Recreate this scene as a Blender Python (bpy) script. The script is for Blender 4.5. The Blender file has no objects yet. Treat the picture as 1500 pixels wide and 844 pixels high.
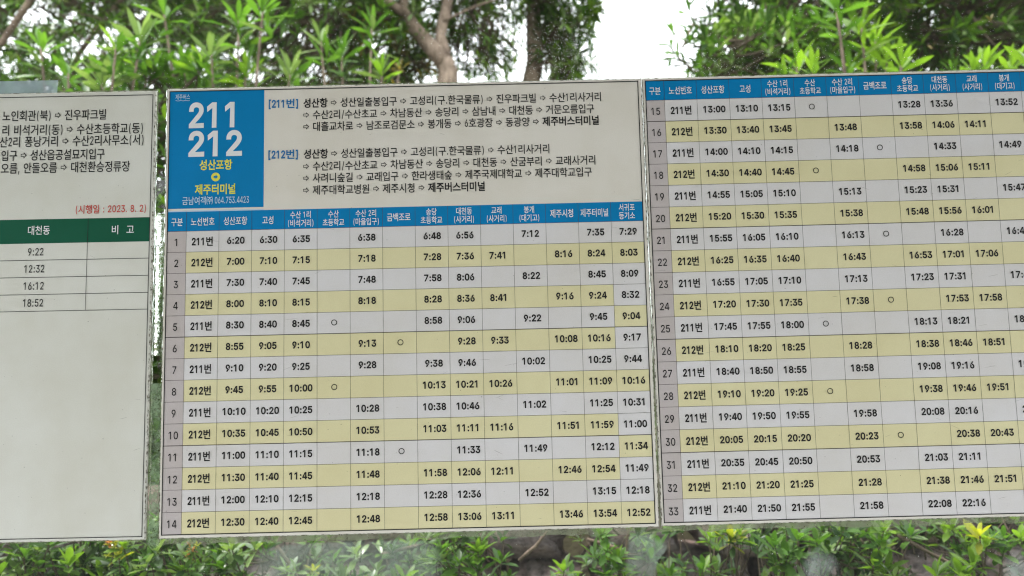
import bpy, math, random
import numpy as np
from mathutils import Vector, Matrix

# ------------------------------------------------------------------ camera, sky, sun, exposure
scene = bpy.context.scene
COL = scene.collection
random.seed(7)
rng = np.random.default_rng(7)
PI = math.pi
EYE = 1.5                                  # eye height above the pavement
YAW, PITCH, ROLL = math.radians(-0.172), math.radians(5.217), math.radians(1.493)
FOCAL = 1083.0 / 1500.0 * 36.0


def cam_axes(yaw, p, r):
    rz = Matrix.Rotation(yaw, 3, 'Z')
    rx = Matrix.Rotation(p, 3, 'X')
    ry = Matrix.Rotation(r, 3, 'Y')
    return rz @ rx @ ry


AX = cam_axes(YAW, PITCH, ROLL)            # columns: right, forward, up
cam_data = bpy.data.cameras.new('camera')
cam_data.sensor_width = 36.0
cam_data.lens = FOCAL
cam_data.clip_start = 0.02
cam_data.clip_end = 500.0
cam_data.dof.use_dof = True
cam_data.dof.focus_distance = 0.80
cam_data.dof.aperture_fstop = 5.3
cam_data.dof.aperture_blades = 0
cam = bpy.data.objects.new('camera', cam_data)
COL.objects.link(cam)
r_, f_, u_ = AX.col[0], AX.col[1], AX.col[2]
cam.matrix_world = Matrix(((r_.x, u_.x, -f_.x, 0), (r_.y, u_.y, -f_.y, 0), (r_.z, u_.z, -f_.z, EYE), (0, 0, 0, 1)))
scene.camera = cam

scene.render.engine = 'CYCLES'
scene.view_settings.view_transform = 'Standard'
scene.view_settings.look = 'None'
scene.view_settings.gamma = 1.0
scene.view_settings.exposure = 1.66
scene.cycles.max_bounces = 8
scene.cycles.diffuse_bounces = 3
scene.cycles.glossy_bounces = 3
scene.cycles.transmission_bounces = 5
scene.cycles.transparent_max_bounces = 12
scene.cycles.use_denoising = True
scene.cycles.filter_width = 1.15

world = bpy.data.worlds.new("World")
scene.world = world
world.use_nodes = True
wn, wl = world.node_tree.nodes, world.node_tree.links
bg = wn['Background']
sky = wn.new('ShaderNodeTexSky')
sky.sky_type = 'NISHITA'
sky.sun_disc = False
SUN_EL, SUN_AZ = math.radians(62), math.radians(-75)
sky.sun_elevation = SUN_EL
sky.sun_rotation = SUN_AZ
mixs = wn.new('ShaderNodeMix')
mixs.data_type = 'RGBA'
mixs.inputs['Factor'].default_value = 0.86      # bright, even cloud cover over the blue
mixs.inputs[7].default_value = (11.0, 11.2, 11.3, 1)
wl.new(sky.outputs[0], mixs.inputs[6])
wl.new(mixs.outputs[2], bg.inputs[0])
bg.inputs[1].default_value = 0.13

sd = bpy.data.lights.new('sun', 'SUN')
sd.energy = 1.5
sd.angle = math.radians(10)
sd.color = (1.0, 0.97, 0.92)
sun = bpy.data.objects.new('sun', sd)
COL.objects.link(sun)
sun.rotation_euler = (PI / 2 - SUN_EL, 0, PI - SUN_AZ)    # through thin cloud, from the left


# ------------------------------------------------------------------ small helpers
def at(px, py, D):
    """world point seen at a pixel of the 1500x844 photo, D metres ahead"""
    d = AX @ Vector(((px - 750) / 1083.0, 1.0, -(py - 422) / 1083.0))
    d *= D / d.y
    return Vector((d.x, d.y, d.z + EYE))


AXi = AX.transposed()


def to_px(p):
    c = AXi @ Vector((p[0], p[1], p[2] - EYE))
    if c.y < 0.05:
        return None
    return 750 + 1083 * c.x / c.y, 422 - 1083 * c.z / c.y, c.y


def tag(o, label=None, cat=None, group=None, kind=None):
    if label: o['label'] = label
    if cat: o['category'] = cat
    if group: o['group'] = group
    if kind: o['kind'] = kind
    return o


def empty(name, loc, label=None, cat=None, group=None, rot=(0, 0, 0)):
    o = bpy.data.objects.new(name, None)
    o.empty_display_size = 0.05
    COL.objects.link(o)
    o.location = loc
    o.rotation_euler = rot
    return tag(o, label, cat, group)


def link(name, me, parent=None):
    o = bpy.data.objects.new(name, me)
    COL.objects.link(o)
    if parent is not None:
        o.parent = parent
    return o


def fast_mesh(name, V, F, mats, midx=None, smooth=False):
    """V (n,3) array; F list of polygons or (m,k) array"""
    me = bpy.data.meshes.new(name)
    V = np.asarray(V, dtype=np.float32)
    me.vertices.add(len(V))
    me.vertices.foreach_set('co', V.ravel())
    if isinstance(F, np.ndarray):
        k = F.shape[1]
        loops = F.ravel()
        starts = np.arange(0, len(loops), k)
    else:
        lens = np.array([len(f) for f in F])
        loops = np.concatenate([np.asarray(f) for f in F]) if len(F) else np.zeros(0, int)
        starts = np.concatenate([[0], np.cumsum(lens)[:-1]])
    me.loops.add(len(loops))
    me.loops.foreach_set('vertex_index', loops.astype(np.int32))
    me.polygons.add(len(starts))
    me.polygons.foreach_set('loop_start', starts.astype(np.int32))
    for m in mats:
        me.materials.append(m)
    if midx is not None:
        me.polygons.foreach_set('material_index', np.asarray(midx, dtype=np.int32))
    if smooth:
        me.polygons.foreach_set('use_smooth', np.ones(len(starts), dtype=bool))
    me.update(calc_edges=True)
    return me


class MB:
    """collects simple shapes into one mesh"""
    def __init__(s):
        s.V = []; s.F = []; s.M = []

    def add(s, V, F, m=0):
        b = len(s.V)
        s.V += [tuple(v) for v in V]
        s.F += [tuple(i + b for i in f) for f in F]
        s.M += [m] * len(F)

    def rect(s, x0, x1, z0, z1, y, m=0):
        s.add([(x0, y, z0), (x1, y, z0), (x1, y, z1), (x0, y, z1)], [(0, 1, 2, 3)], m)

    def box(s, x0, x1, y0, y1, z0, z1, m=0):
        s.add([(x0, y0, z0), (x1, y0, z0), (x1, y1, z0), (x0, y1, z0), (x0, y0, z1), (x1, y0, z1), (x1, y1, z1), (x0, y1, z1)],
              [(0, 3, 2, 1), (4, 5, 6, 7), (0, 1, 5, 4), (1, 2, 6, 5), (2, 3, 7, 6), (3, 0, 4, 7)], m)

    def tube(s, pts, radii, n=8, m=0, wob=0.0):
        pts = [Vector(p) for p in pts]
        rings = []
        ref = Vector((0.3, 0.9, 0.1)).normalized()
        for i, p in enumerate(pts):
            t = (pts[min(i + 1, len(pts) - 1)] - pts[max(i - 1, 0)]).normalized()
            a = t.cross(ref)
            if a.length < 0.05: a = t.cross(Vector((1, 0, 0)))
            a.normalize(); b = t.cross(a)
            rings.append([p + (a * math.cos(2 * PI * k / n) + b * math.sin(2 * PI * k / n)) * radii[i] * (1 + wob * (random.random() - .5)) for k in range(n)])
        V = [v for r in rings for v in r]
        F = []
        for i in range(len(pts) - 1):
            for k in range(n):
                k2 = (k + 1) % n
                F.append((i * n + k, i * n + k2, (i + 1) * n + k2, (i + 1) * n + k))
        F.append(tuple(range(n - 1, -1, -1)))
        F.append(tuple((len(pts) - 1) * n + k for k in range(n)))
        s.add(V, F, m)

    def build(s, name, mats, parent=None, smooth=False):
        if not isinstance(mats, (list, tuple)): mats = [mats]
        me = fast_mesh(name, np.array(s.V), s.F, mats, s.M, smooth)
        return link(name, me, parent)


# ------------------------------------------------------------------ materials
def new_mat(name):
    m = bpy.data.materials.new(name)
    m.use_nodes = True
    return m, m.node_tree.nodes, m.node_tree.links, m.node_tree.nodes['Principled BSDF']


def mix_rgb(n, l, fac, a, b):
    mx = n.new('ShaderNodeMix'); mx.data_type = 'RGBA'
    if isinstance(fac, (int, float)): mx.inputs['Factor'].default_value = fac
    else: l.new(fac, mx.inputs['Factor'])
    for k, c in ((6, a), (7, b)):
        if isinstance(c, tuple): mx.inputs[k].default_value = (*c, 1)
        else: l.new(c, mx.inputs[k])
    return mx.outputs[2]


def ramp(n, l, src, lo, hi):
    r = n.new('ShaderNodeMapRange'); r.inputs[1].default_value = lo; r.inputs[2].default_value = hi
    l.new(src, r.inputs[0]); return r.outputs[0]


def noise(n, l, scale, detail=4, rough=0.55, coord='Object', stretch=None):
    tc = n.new('ShaderNodeTexCoord')
    t = n.new('ShaderNodeTexNoise'); t.inputs['Scale'].default_value = scale
    t.inputs['Detail'].default_value = detail; t.inputs['Roughness'].default_value = rough
    src = tc.outputs[coord]
    if stretch:
        mp = n.new('ShaderNodeMapping'); mp.inputs['Scale'].default_value = stretch
        l.new(src, mp.inputs[0]); src = mp.outputs[0]
    l.new(src, t.inputs['Vector']); return t.outputs['Fac']


def plain(name, c, rough=0.5, spec=0.5, metal=0.0):
    m, n, l, p = new_mat(name)
    p.inputs['Base Color'].default_value = (*c, 1); p.inputs['Roughness'].default_value = rough
    p.inputs['Specular IOR Level'].default_value = spec; p.inputs['Metallic'].default_value = metal
    return m


def print_mat(name, c, rough=0.42, grime=0.10):
    """printed sheet under matt laminate: faint blotches and fine paper grain"""
    m, n, l, p = new_mat(name)
    a = noise(n, l, 9, 5, .6)
    b = noise(n, l, 900, 2, .6)
    d = tuple(x * (1 - grime) * k for x, k in zip(c, (1, .985, .94)))
    c1 = mix_rgb(n, l, ramp(n, l, a, .38, .70), c, d)
    e = tuple(x * .955 for x in c)
    mx = n.new('ShaderNodeMix'); mx.data_type = 'RGBA'; mx.blend_type = 'MULTIPLY'; mx.inputs['Factor'].default_value = 1.0
    l.new(c1, mx.inputs[6])
    g = mix_rgb(n, l, ramp(n, l, b, .35, .65), (1., 1., 1.), (.955, .955, .955))
    l.new(g, mx.inputs[7])
    l.new(mx.outputs[2], p.inputs['Base Color'])
    p.inputs['Roughness'].default_value = rough
    p.inputs['Specular IOR Level'].default_value = 0.12
    bm = n.new('ShaderNodeBump'); bm.inputs['Strength'].default_value = .05; bm.inputs['Distance'].default_value = .001
    l.new(noise(n, l, 22, 3), bm.inputs['Height']); l.new(bm.outputs[0], p.inputs['Normal'])
    return m


M = {}
M['panel'] = print_mat('panel', (.80, .765, .715))
M['panel_left'] = print_mat('panel_left', (.755, .755, .715))
M['cell'] = print_mat('cell', (.745, .728, .755), grime=.06)
M['yellow'] = print_mat('yellow', (.775, .725, .46), grime=.06)
M['index'] = print_mat('index', (.565, .515, .525), grime=.06)
M['blue'] = print_mat('blue', (.0, .225, .55), grime=.08)
M['green'] = print_mat('green', (.006, .105, .058), grime=.08)
M['ink'] = plain('ink', (.012, .011, .012), .5, .3)
M['line'] = plain('line', (.055, .045, .04), .5, .3)
M['white_ink'] = plain('white_ink', (.80, .81, .84), .45, .3)
M['pale_ink'] = plain('pale_ink', (.50, .66, .80), .45, .3)
M['yellow_ink'] = plain('yellow_ink', (.80, .78, .09), .45, .3)
M['red_ink'] = plain('red_ink', (.55, .05, .035), .45, .3)
M['blue_ink'] = plain('blue_ink', (.01, .16, .42), .45, .3)


def edge_mat():
    m, n, l, p = new_mat('panel_edge')
    a = noise(n, l, 160, 4, .7)
    c = mix_rgb(n, l, ramp(n, l, a, .46, .64), (.66, .65, .60), (.10, .085, .06))
    l.new(c, p.inputs['Base Color']); p.inputs['Roughness'].default_value = .8
    return m


M['edge'] = edge_mat()


def leaf_mat(name, c, tr=0.35, rough=0.40, spec=.38):
    m, n, l, p = new_mat(name)
    geo = n.new('ShaderNodeNewGeometry'); oi = n.new('ShaderNodeObjectInfo')
    ad = n.new('ShaderNodeMath'); ad.operation = 'ADD'
    l.new(geo.outputs['Random Per Island'], ad.inputs[0]); l.new(oi.outputs['Random'], ad.inputs[1])
    fr = n.new('ShaderNodeMath'); fr.operation = 'FRACT'; l.new(ad.outputs[0], fr.inputs[0])
    lo = tuple(x * .62 for x in c)
    hi = (min(1, c[0] * 1.55 + .01), c[1] * 1.38, c[2] * 1.25)
    base = mix_rgb(n, l, fr.outputs[0], lo, hi)
    a = noise(n, l, 28, 3)
    mx = n.new('ShaderNodeMix'); mx.data_type = 'RGBA'; mx.blend_type = 'MULTIPLY'; mx.inputs['Factor'].default_value = 1
    l.new(base, mx.inputs[6]); l.new(mix_rgb(n, l, ramp(n, l, a, .35, .65), (.8, .8, .8), (1.15, 1.12, 1.)), mx.inputs[7])
    l.new(mx.outputs[2], p.inputs['Base Color'])
    p.inputs['Roughness'].default_value = rough
    p.inputs['Specular IOR Level'].default_value = spec
    t = n.new('ShaderNodeBsdfTranslucent')
    tm = n.new('ShaderNodeMix'); tm.data_type = 'RGBA'; tm.blend_type = 'MULTIPLY'; tm.inputs['Factor'].default_value = 1
    l.new(mx.outputs[2], tm.inputs[6]); tm.inputs[7].default_value = (2.0, 2.1, .9, 1)
    l.new(tm.outputs[2], t.inputs[0])
    ms = n.new('ShaderNodeMixShader'); ms.inputs[0].default_value = tr
    out = n['Material Output']
    l.new(p.outputs[0], ms.inputs[1]); l.new(t.outputs[0], ms.inputs[2]); l.new(ms.outputs[0], out.inputs[0])
    return m


TONES = [leaf_mat('leaf_dark', (.027, .074, .018), .24, .45, .22),
         leaf_mat('leaf_mid', (.058, .152, .026), .38),
         leaf_mat('leaf_fresh', (.10, .205, .028), .42),
         leaf_mat('leaf_pale', (.135, .23, .10), .25, .28, .7),  # sky sheen on leaves put partly into a paler base colour
         leaf_mat('leaf_yellow', (.26, .30, .035), .45),
         leaf_mat('leaf_rust', (.38, .17, .06), .35),
         leaf_mat('leaf_olive', (.13, .115, .035), .35)]
DARK, MID, FRESH, PALE, YEL, RUST, OLIVE = range(7)


def bark_mat():
    m, n, l, p = new_mat('bark')
    a = noise(n, l, 14, 6, .65); b = noise(n, l, 70, 5, .7, stretch=(1, 1, .35))
    c = mix_rgb(n, l, ramp(n, l, a, .35, .65), (.15, .105, .078), (.33, .25, .19))
    mx = n.new('ShaderNodeMix'); mx.data_type = 'RGBA'; mx.blend_type = 'MULTIPLY'; mx.inputs['Factor'].default_value = 1
    l.new(c, mx.inputs[6]); l.new(mix_rgb(n, l, ramp(n, l, b, .35, .6), (.5, .48, .45), (1.1, 1.1, 1.1)), mx.inputs[7])
    l.new(mx.outputs[2], p.inputs['Base Color']); p.inputs['Roughness'].default_value = .9
    bm = n.new('ShaderNodeBump'); bm.inputs['Strength'].default_value = .9; bm.inputs['Distance'].default_value = .012
    l.new(b, bm.inputs['Height']); l.new(bm.outputs[0], p.inputs['Normal'])
    return m


M['bark'] = bark_mat()
M['twig'] = plain('twig', (.085, .065, .045), .8, .2)


def stone_mat():
    m, n, l, p = new_mat('basalt')
    oi = n.new('ShaderNodeObjectInfo')
    a = noise(n, l, 2.2, 6, .6); b = noise(n, l, 7, 6, .72)
    c0 = mix_rgb(n, l, oi.outputs['Random'], (.38, .33, .315), (.52, .48, .455))
    c = mix_rgb(n, l, ramp(n, l, a, .42, .62), c0, (.52, .40, .355))
    mx = n.new('ShaderNodeMix'); mx.data_type = 'RGBA'; mx.blend_type = 'MULTIPLY'; mx.inputs['Factor'].default_value = 1
    l.new(c, mx.inputs[6]); l.new(mix_rgb(n, l, ramp(n, l, b, .35, .6), (.24, .22, .21), (1.3, 1.2, 1.2)), mx.inputs[7])
    l.new(mx.outputs[2], p.inputs['Base Color']); p.inputs['Roughness'].default_value = .95
    bm = n.new('ShaderNodeBump'); bm.inputs['Strength'].default_value = 1; bm.inputs['Distance'].default_value = .06
    l.new(b, bm.inputs['Height']); l.new(bm.outputs[0], p.inputs['Normal'])
    return m


M['stone'] = stone_mat()


def ground_mat(name, c1, c2, sc, rough=.95):
    m, n, l, p = new_mat(name)
    a = noise(n, l, sc, 6, .65); b = noise(n, l, sc * 9, 4, .7)
    c = mix_rgb(n, l, ramp(n, l, a, .35, .65), c1, c2)
    l.new(c, p.inputs['Base Color']); p.inputs['Roughness'].default_value = rough
    bm = n.new('ShaderNodeBump'); bm.inputs['Strength'].default_value = .6; bm.inputs['Distance'].default_value = .02
    l.new(b, bm.inputs['Height']); l.new(bm.outputs[0], p.inputs['Normal'])
    return m


M['soil'] = ground_mat('soil', (.07, .05, .035), (.10, .11, .04), 1.7)
M['paving'] = ground_mat('paving', (.27, .26, .25), (.36, .35, .33), 2.2)
M['asphalt'] = ground_mat('asphalt', (.045, .045, .047), (.065, .063, .06), 3)
M['metal'] = plain('painted_steel', (.33, .35, .36), .45, .5, .4)
M['roofing'] = plain('roof_sheet', (.30, .30, .29), .6)


def glass_mat():
    m, n, l, p = new_mat('glass')
    out = n['Material Output']
    tr = n.new('ShaderNodeBsdfTransparent'); tr.inputs[0].default_value = (.955, .975, .965, 1)
    gl = n.new('ShaderNodeBsdfGlossy'); gl.inputs['Roughness'].default_value = .02
    fr = n.new('ShaderNodeFresnel'); fr.inputs[0].default_value = 1.5
    s1 = n.new('ShaderNodeMixShader'); l.new(fr.outputs[0], s1.inputs[0]); l.new(tr.outputs[0], s1.inputs[1]); l.new(gl.outputs[0], s1.inputs[2])
    df = n.new('ShaderNodeBsdfDiffuse'); df.inputs[0].default_value = (.62, .66, .62, 1)
    a = noise(n, l, 4, 6, .7); b = noise(n, l, 260, 3, .7)
    m1 = n.new('ShaderNodeMath'); m1.operation = 'MULTIPLY'; l.new(ramp(n, l, a, .40, .75), m1.inputs[0]); l.new(ramp(n, l, b, .35, .8), m1.inputs[1])
    m2 = n.new('ShaderNodeMath'); m2.operation = 'MULTIPLY'; l.new(m1.outputs[0], m2.inputs[0]); m2.inputs[1].default_value = .03
    s2 = n.new('ShaderNodeMixShader'); l.new(m2.outputs[0], s2.inputs[0]); l.new(s1.outputs[0], s2.inputs[1]); l.new(df.outputs[0], s2.inputs[2])
    l.new(s2.outputs[0], out.inputs[0])
    return m


M['glass'] = glass_mat()


def film_mat(name, col, lo, hi, scale, amin, amax, dirt=None, dirt_scale=300, fade=False):
    """thin translucent film: opacity from noise between amin and amax, optional dark specks"""
    m, n, l, p = new_mat(name)
    out = n['Material Output']
    tr = n.new('ShaderNodeBsdfTransparent')
    df = n.new('ShaderNodeBsdfDiffuse'); t2 = n.new('ShaderNodeBsdfTranslucent')
    a = noise(n, l, scale, 6, .65)
    mr = n.new('ShaderNodeMapRange'); mr.inputs[1].default_value = lo; mr.inputs[2].default_value = hi
    mr.inputs[3].default_value = amin; mr.inputs[4].default_value = amax; l.new(a, mr.inputs[0])
    if dirt:
        d = noise(n, l, dirt_scale, 3, .7)
        c = mix_rgb(n, l, ramp(n, l, d, .60, .68), col, dirt)
        l.new(c, df.inputs[0]); l.new(c, t2.inputs[0])
    else:
        df.inputs[0].default_value = (*col, 1); t2.inputs[0].default_value = (*col, 1)
    h = n.new('ShaderNodeMixShader'); h.inputs[0].default_value = .4
    l.new(df.outputs[0], h.inputs[1]); l.new(t2.outputs[0], h.inputs[2])
    fac = mr.outputs[0]
    if fade:                                # patch fades out towards its rim
        at_ = n.new('ShaderNodeAttribute'); at_.attribute_name = 'thickness'
        mm = n.new('ShaderNodeMath'); mm.operation = 'MULTIPLY'; l.new(fac, mm.inputs[0]); l.new(at_.outputs['Fac'], mm.inputs[1]); fac = mm.outputs[0]
    s = n.new('ShaderNodeMixShader'); l.new(fac, s.inputs[0]); l.new(tr.outputs[0], s.inputs[1]); l.new(h.outputs[0], s.inputs[2])
    l.new(s.outputs[0], out.inputs[0])
    return m


M['adhesive'] = film_mat('old_adhesive', (.25, .27, .19), .35, .65, 26, .25, .85, (.10, .07, .035), 330)
M['tape'] = film_mat('clear_tape', (.36, .44, .50), .3, .7, 30, .50, .75)
M['smear'] = film_mat('dried_smear', (.50, .60, .52), .36, .64, 22, .08, .36, fade=True)  # pale veil painted in place of a reflection in the glass
M['smear2'] = film_mat('pale_smear', (.60, .68, .66), .35, .66, 30, .08, .46, fade=True)  # stronger painted reflection for the right-hand patches
M['gapfilm'] = film_mat('gap_grime', (.30, .40, .26), .38, .62, 90, .15, .75, (.06, .06, .03), 260)
M['mark'] = film_mat('faint_mark', (.16, .13, .09), .3, .7, 60, .12, .55)
M['dust'] = plain('dust_speck', (.72, .73, .70), .6)


def sealant_mat():
    m, n, l, p = new_mat('sealant')
    p.inputs['Base Color'].default_value = (.90, .96, .91, 1)
    p.inputs['Transmission Weight'].default_value = 1.0
    p.inputs['IOR'].default_value = 1.35
    p.inputs['Roughness'].default_value = .08
    bm = n.new('ShaderNodeBump'); bm.inputs['Strength'].default_value = 1; bm.inputs['Distance'].default_value = .0016
    l.new(noise(n, l, 95, 4, .7, stretch=(1, 1, .45)), bm.inputs['Height']); l.new(bm.outputs[0], p.inputs['Normal'])
    return m


M['sealant'] = sealant_mat()


# ------------------------------------------------------------------ lettering
# numeral and punctuation outlines in thousandths of an em (cell width 453, cap height 509)
NUM = {'0':[[[227,-7],[191,-3],[158,7],[130,24],[105,48],[85,77],[69,113],[57,155],[50,202],[48,254],[50,306],[57,353],[69,395],[85,431],[106,461],[130,484],[159,502],[191,512],[227,516],[262,512],[295,502],[323,484],[348,461],[368,431],[384,395],[396,353],[403,306],[405,254],[403,202],[396,155],[384,113],[368,77],[348,48],[323,24],[295,7],[263,-3]],[[227,50],[250,52],[271,60],[290,74],[306,92],[320,116],[330,144],[338,176],[342,213],[344,254],[342,295],[338,332],[330,365],[320,393],[306,416],[290,435],[271,449],[250,457],[227,460],[203,457],[182,449],[163,435],[147,416],[134,393],[123,365],[115,332],[111,295],[109,254],[111,213],[115,176],[123,144],[134,116],[147,92],[163,74],[182,60],[203,52]]],'1':[[[256,509],[256,0],[192,0],[192,448],[189,448],[66,358],[66,427],[178,509]]],'2':[[[64,0],[64,47],[234,229],[252,248],[268,266],[282,282],[294,298],[303,312],[311,327],[316,341],[319,356],[320,371],[319,389],[315,405],[308,419],[298,431],[287,441],[273,449],[258,455],[241,458],[224,460],[205,458],[188,454],[172,447],[159,438],[148,427],[139,413],[132,398],[128,381],[127,362],[66,362],[68,391],[75,418],[86,442],[102,464],[121,482],[143,496],[168,507],[196,513],[225,516],[254,513],[281,507],[306,497],[328,482],[346,465],[361,445],[372,423],[379,398],[381,372],[380,354],[377,336],[371,318],[363,299],[351,280],[336,259],[317,235],[294,209],[267,180],[153,60],[153,57],[389,57],[389,0]]],'3':[[[218,-7],[188,-5],[159,1],[133,10],[108,22],[88,38],[70,57],[57,79],[48,104],[44,132],[109,132],[112,115],[118,100],[126,87],[137,76],[150,66],[165,59],[182,54],[200,51],[219,50],[239,51],[258,55],[275,61],[291,69],[304,80],[315,93],[323,108],[328,125],[329,145],[328,163],[323,180],[316,196],[306,211],[292,223],[275,234],[254,241],[229,246],[201,248],[157,248],[157,299],[288,448],[288,452],[70,452],[70,509],[372,509],[372,461],[211,278],[211,289],[247,290],[279,286],[308,276],[333,262],[354,244],[371,222],[383,198],[391,173],[393,145],[390,116],[383,90],[370,66],[354,45],[333,27],[309,12],[281,2],[251,-5]]],'4':[[[40,105],[40,158],[247,509],[343,509],[343,163],[413,163],[413,105],[343,105],[343,0],[282,0],[282,105]],[[109,163],[282,163],[282,450]]],'5':[[[221,-7],[192,-5],[165,1],[140,11],[118,25],[99,41],[83,60],[71,82],[63,105],[60,130],[122,130],[125,115],[130,102],[138,89],[148,78],[160,68],[173,60],[188,54],[204,51],[221,50],[241,51],[259,56],[276,64],[291,75],[304,89],[314,104],[322,122],[326,141],[328,162],[326,183],[321,203],[314,221],[303,237],[290,251],[275,262],[257,270],[238,275],[218,277],[201,276],[184,273],[167,268],[152,262],[139,255],[128,246],[67,253],[96,509],[366,509],[366,452],[151,452],[134,301],[136,301],[148,311],[162,318],[178,325],[194,330],[212,333],[229,334],[252,332],[274,328],[294,321],[313,311],[330,299],[345,285],[358,269],[370,251],[379,231],[386,210],[390,187],[391,163],[388,132],[381,102],[369,76],[352,52],[332,32],[309,15],[282,3],[253,-4]]],'6':[[[226,-7],[196,-4],[168,3],[142,15],[119,31],[100,51],[84,74],[73,101],[66,130],[64,162],[65,187],[71,212],[80,239],[93,268],[112,302],[137,340],[252,509],[322,509],[151,261],[145,261],[151,270],[157,279],[165,288],[174,295],[184,302],[196,307],[208,311],[221,313],[235,314],[265,312],[291,305],[316,295],[337,280],[355,262],[370,240],[380,215],[387,187],[389,157],[387,127],[379,98],[368,73],[352,50],[333,30],[310,14],[284,3],[257,-4]],[[226,48],[245,50],[263,55],[279,63],[293,73],[304,86],[314,101],[322,119],[326,137],[327,157],[326,178],[322,196],[314,213],[304,228],[293,241],[279,251],[263,259],[245,264],[226,265],[207,264],[190,259],[174,252],[160,241],[148,229],[138,214],[131,197],[126,179],[125,158],[126,138],[131,119],[138,102],[148,86],[160,73],[174,63],[190,55],[207,50]]],'7':[[[97,0],[323,448],[323,452],[62,452],[62,509],[391,509],[391,449],[165,0]]],'8':[[[226,-7],[193,-5],[163,1],[136,11],[111,25],[91,42],[74,62],[62,84],[54,109],[52,135],[53,156],[58,176],[65,195],[75,212],[87,228],[101,241],[117,252],[134,260],[153,265],[153,267],[129,276],[109,289],[93,308],[80,330],[73,354],[70,380],[73,405],[79,429],[90,450],[106,469],[124,485],[146,498],[170,508],[197,514],[226,516],[255,514],[282,508],[306,498],[328,485],[346,469],[361,450],[373,429],[379,405],[382,380],[379,354],[372,330],[359,308],[343,289],[323,276],[300,267],[300,265],[319,260],[335,252],[351,241],[365,228],[377,212],[387,195],[395,176],[399,156],[401,135],[398,109],[391,84],[378,62],[362,42],[341,25],[317,11],[289,1],[259,-5]],[[226,49],[248,50],[267,54],[285,60],[300,69],[313,79],[323,91],[331,106],[335,121],[337,139],[335,157],[330,173],[322,189],[312,202],[298,213],[283,223],[265,230],[247,234],[226,235],[206,234],[187,230],[169,223],[154,213],[140,202],[130,189],[122,173],[117,157],[115,139],[117,121],[121,106],[129,91],[139,79],[152,69],[167,60],[185,54],[205,50]],[[226,290],[244,291],[260,294],[274,300],[287,308],[298,318],[307,330],[314,344],[318,359],[319,376],[318,392],[314,407],[308,420],[299,432],[288,442],[275,449],[260,455],[244,459],[226,460],[208,459],[192,455],[177,449],[164,442],[153,432],[145,420],[138,407],[134,392],[133,376],[134,359],[138,344],[145,330],[154,318],[165,308],[178,300],[193,294],[209,291]]],'9':[[[226,516],[256,513],[285,506],[310,494],[333,478],[352,458],[368,434],[380,408],[387,378],[389,347],[387,322],[382,296],[373,270],[359,240],[340,207],[315,168],[200,0],[130,0],[301,248],[307,248],[302,238],[295,229],[287,221],[278,214],[268,207],[257,202],[245,198],[232,195],[218,195],[188,197],[161,203],[137,214],[116,229],[98,247],[83,269],[72,294],[66,321],[64,352],[66,382],[73,411],[85,436],[101,459],[120,479],[143,494],[168,506],[196,513]],[[226,460],[207,459],[190,454],[174,446],[160,435],[148,423],[138,407],[131,390],[127,372],[125,352],[127,331],[131,313],[138,295],[148,280],[160,268],[174,257],[190,250],[207,245],[226,243],[245,245],[263,249],[279,257],[293,267],[305,280],[314,295],[322,312],[326,330],[327,350],[326,371],[322,390],[314,407],[305,422],[293,435],[279,446],[263,454],[245,459]]],':':[[[95,-4],[83,-3],[73,1],[63,9],[55,18],[51,29],[50,41],[51,53],[55,64],[63,73],[73,81],[83,85],[95,87],[107,85],[118,81],[128,73],[135,64],[140,53],[141,41],[140,29],[135,18],[128,9],[118,1],[107,-3]],[[95,271],[83,272],[73,277],[63,284],[55,294],[51,304],[50,316],[51,328],[55,339],[63,349],[73,356],[83,360],[95,362],[107,360],[118,356],[128,349],[135,339],[140,328],[141,316],[140,304],[135,294],[128,284],[118,277],[107,272]]],'(':[[[89,207],[90,244],[94,283],[101,324],[109,364],[119,403],[132,441],[145,477],[160,510],[177,539],[236,539],[219,503],[204,466],[191,428],[179,390],[169,351],[161,313],[156,276],[152,241],[151,207],[152,176],[155,145],[160,115],[167,83],[177,50],[188,16],[202,-19],[218,-57],[236,-96],[177,-96],[150,-46],[128,4],[111,55],[99,106],[92,156]]],')':[[[37,-96],[56,-56],[72,-18],[86,18],[97,52],[106,85],[113,116],[118,147],[121,177],[122,207],[121,241],[117,276],[112,313],[104,351],[94,390],[82,428],[69,466],[54,503],[37,539],[97,539],[113,510],[128,477],[142,441],[154,403],[164,364],[173,323],[179,283],[183,244],[184,207],[182,156],[174,104],[161,53],[144,3],[123,-47],[97,-96]]],'[':[[[101,-96],[101,539],[236,539],[236,487],[160,487],[160,-44],[236,-44],[236,-96]]],']':[[[37,-96],[37,-44],[113,-44],[113,487],[37,487],[37,539],[172,539],[172,-96]]],'/':[[[235,533],[71,-76],[14,-76],[178,533]]],'.':[[[95,-4],[83,-3],[73,1],[63,9],[55,18],[51,29],[50,41],[51,53],[55,64],[63,73],[73,81],[83,85],[95,87],[107,85],[118,81],[128,73],[135,64],[140,53],[141,41],[140,29],[135,18],[128,9],[118,1],[107,-3]]],',':[[[38,-119],[68,71],[137,71],[84,-119]]]}
OUTLINE = {}


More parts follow.
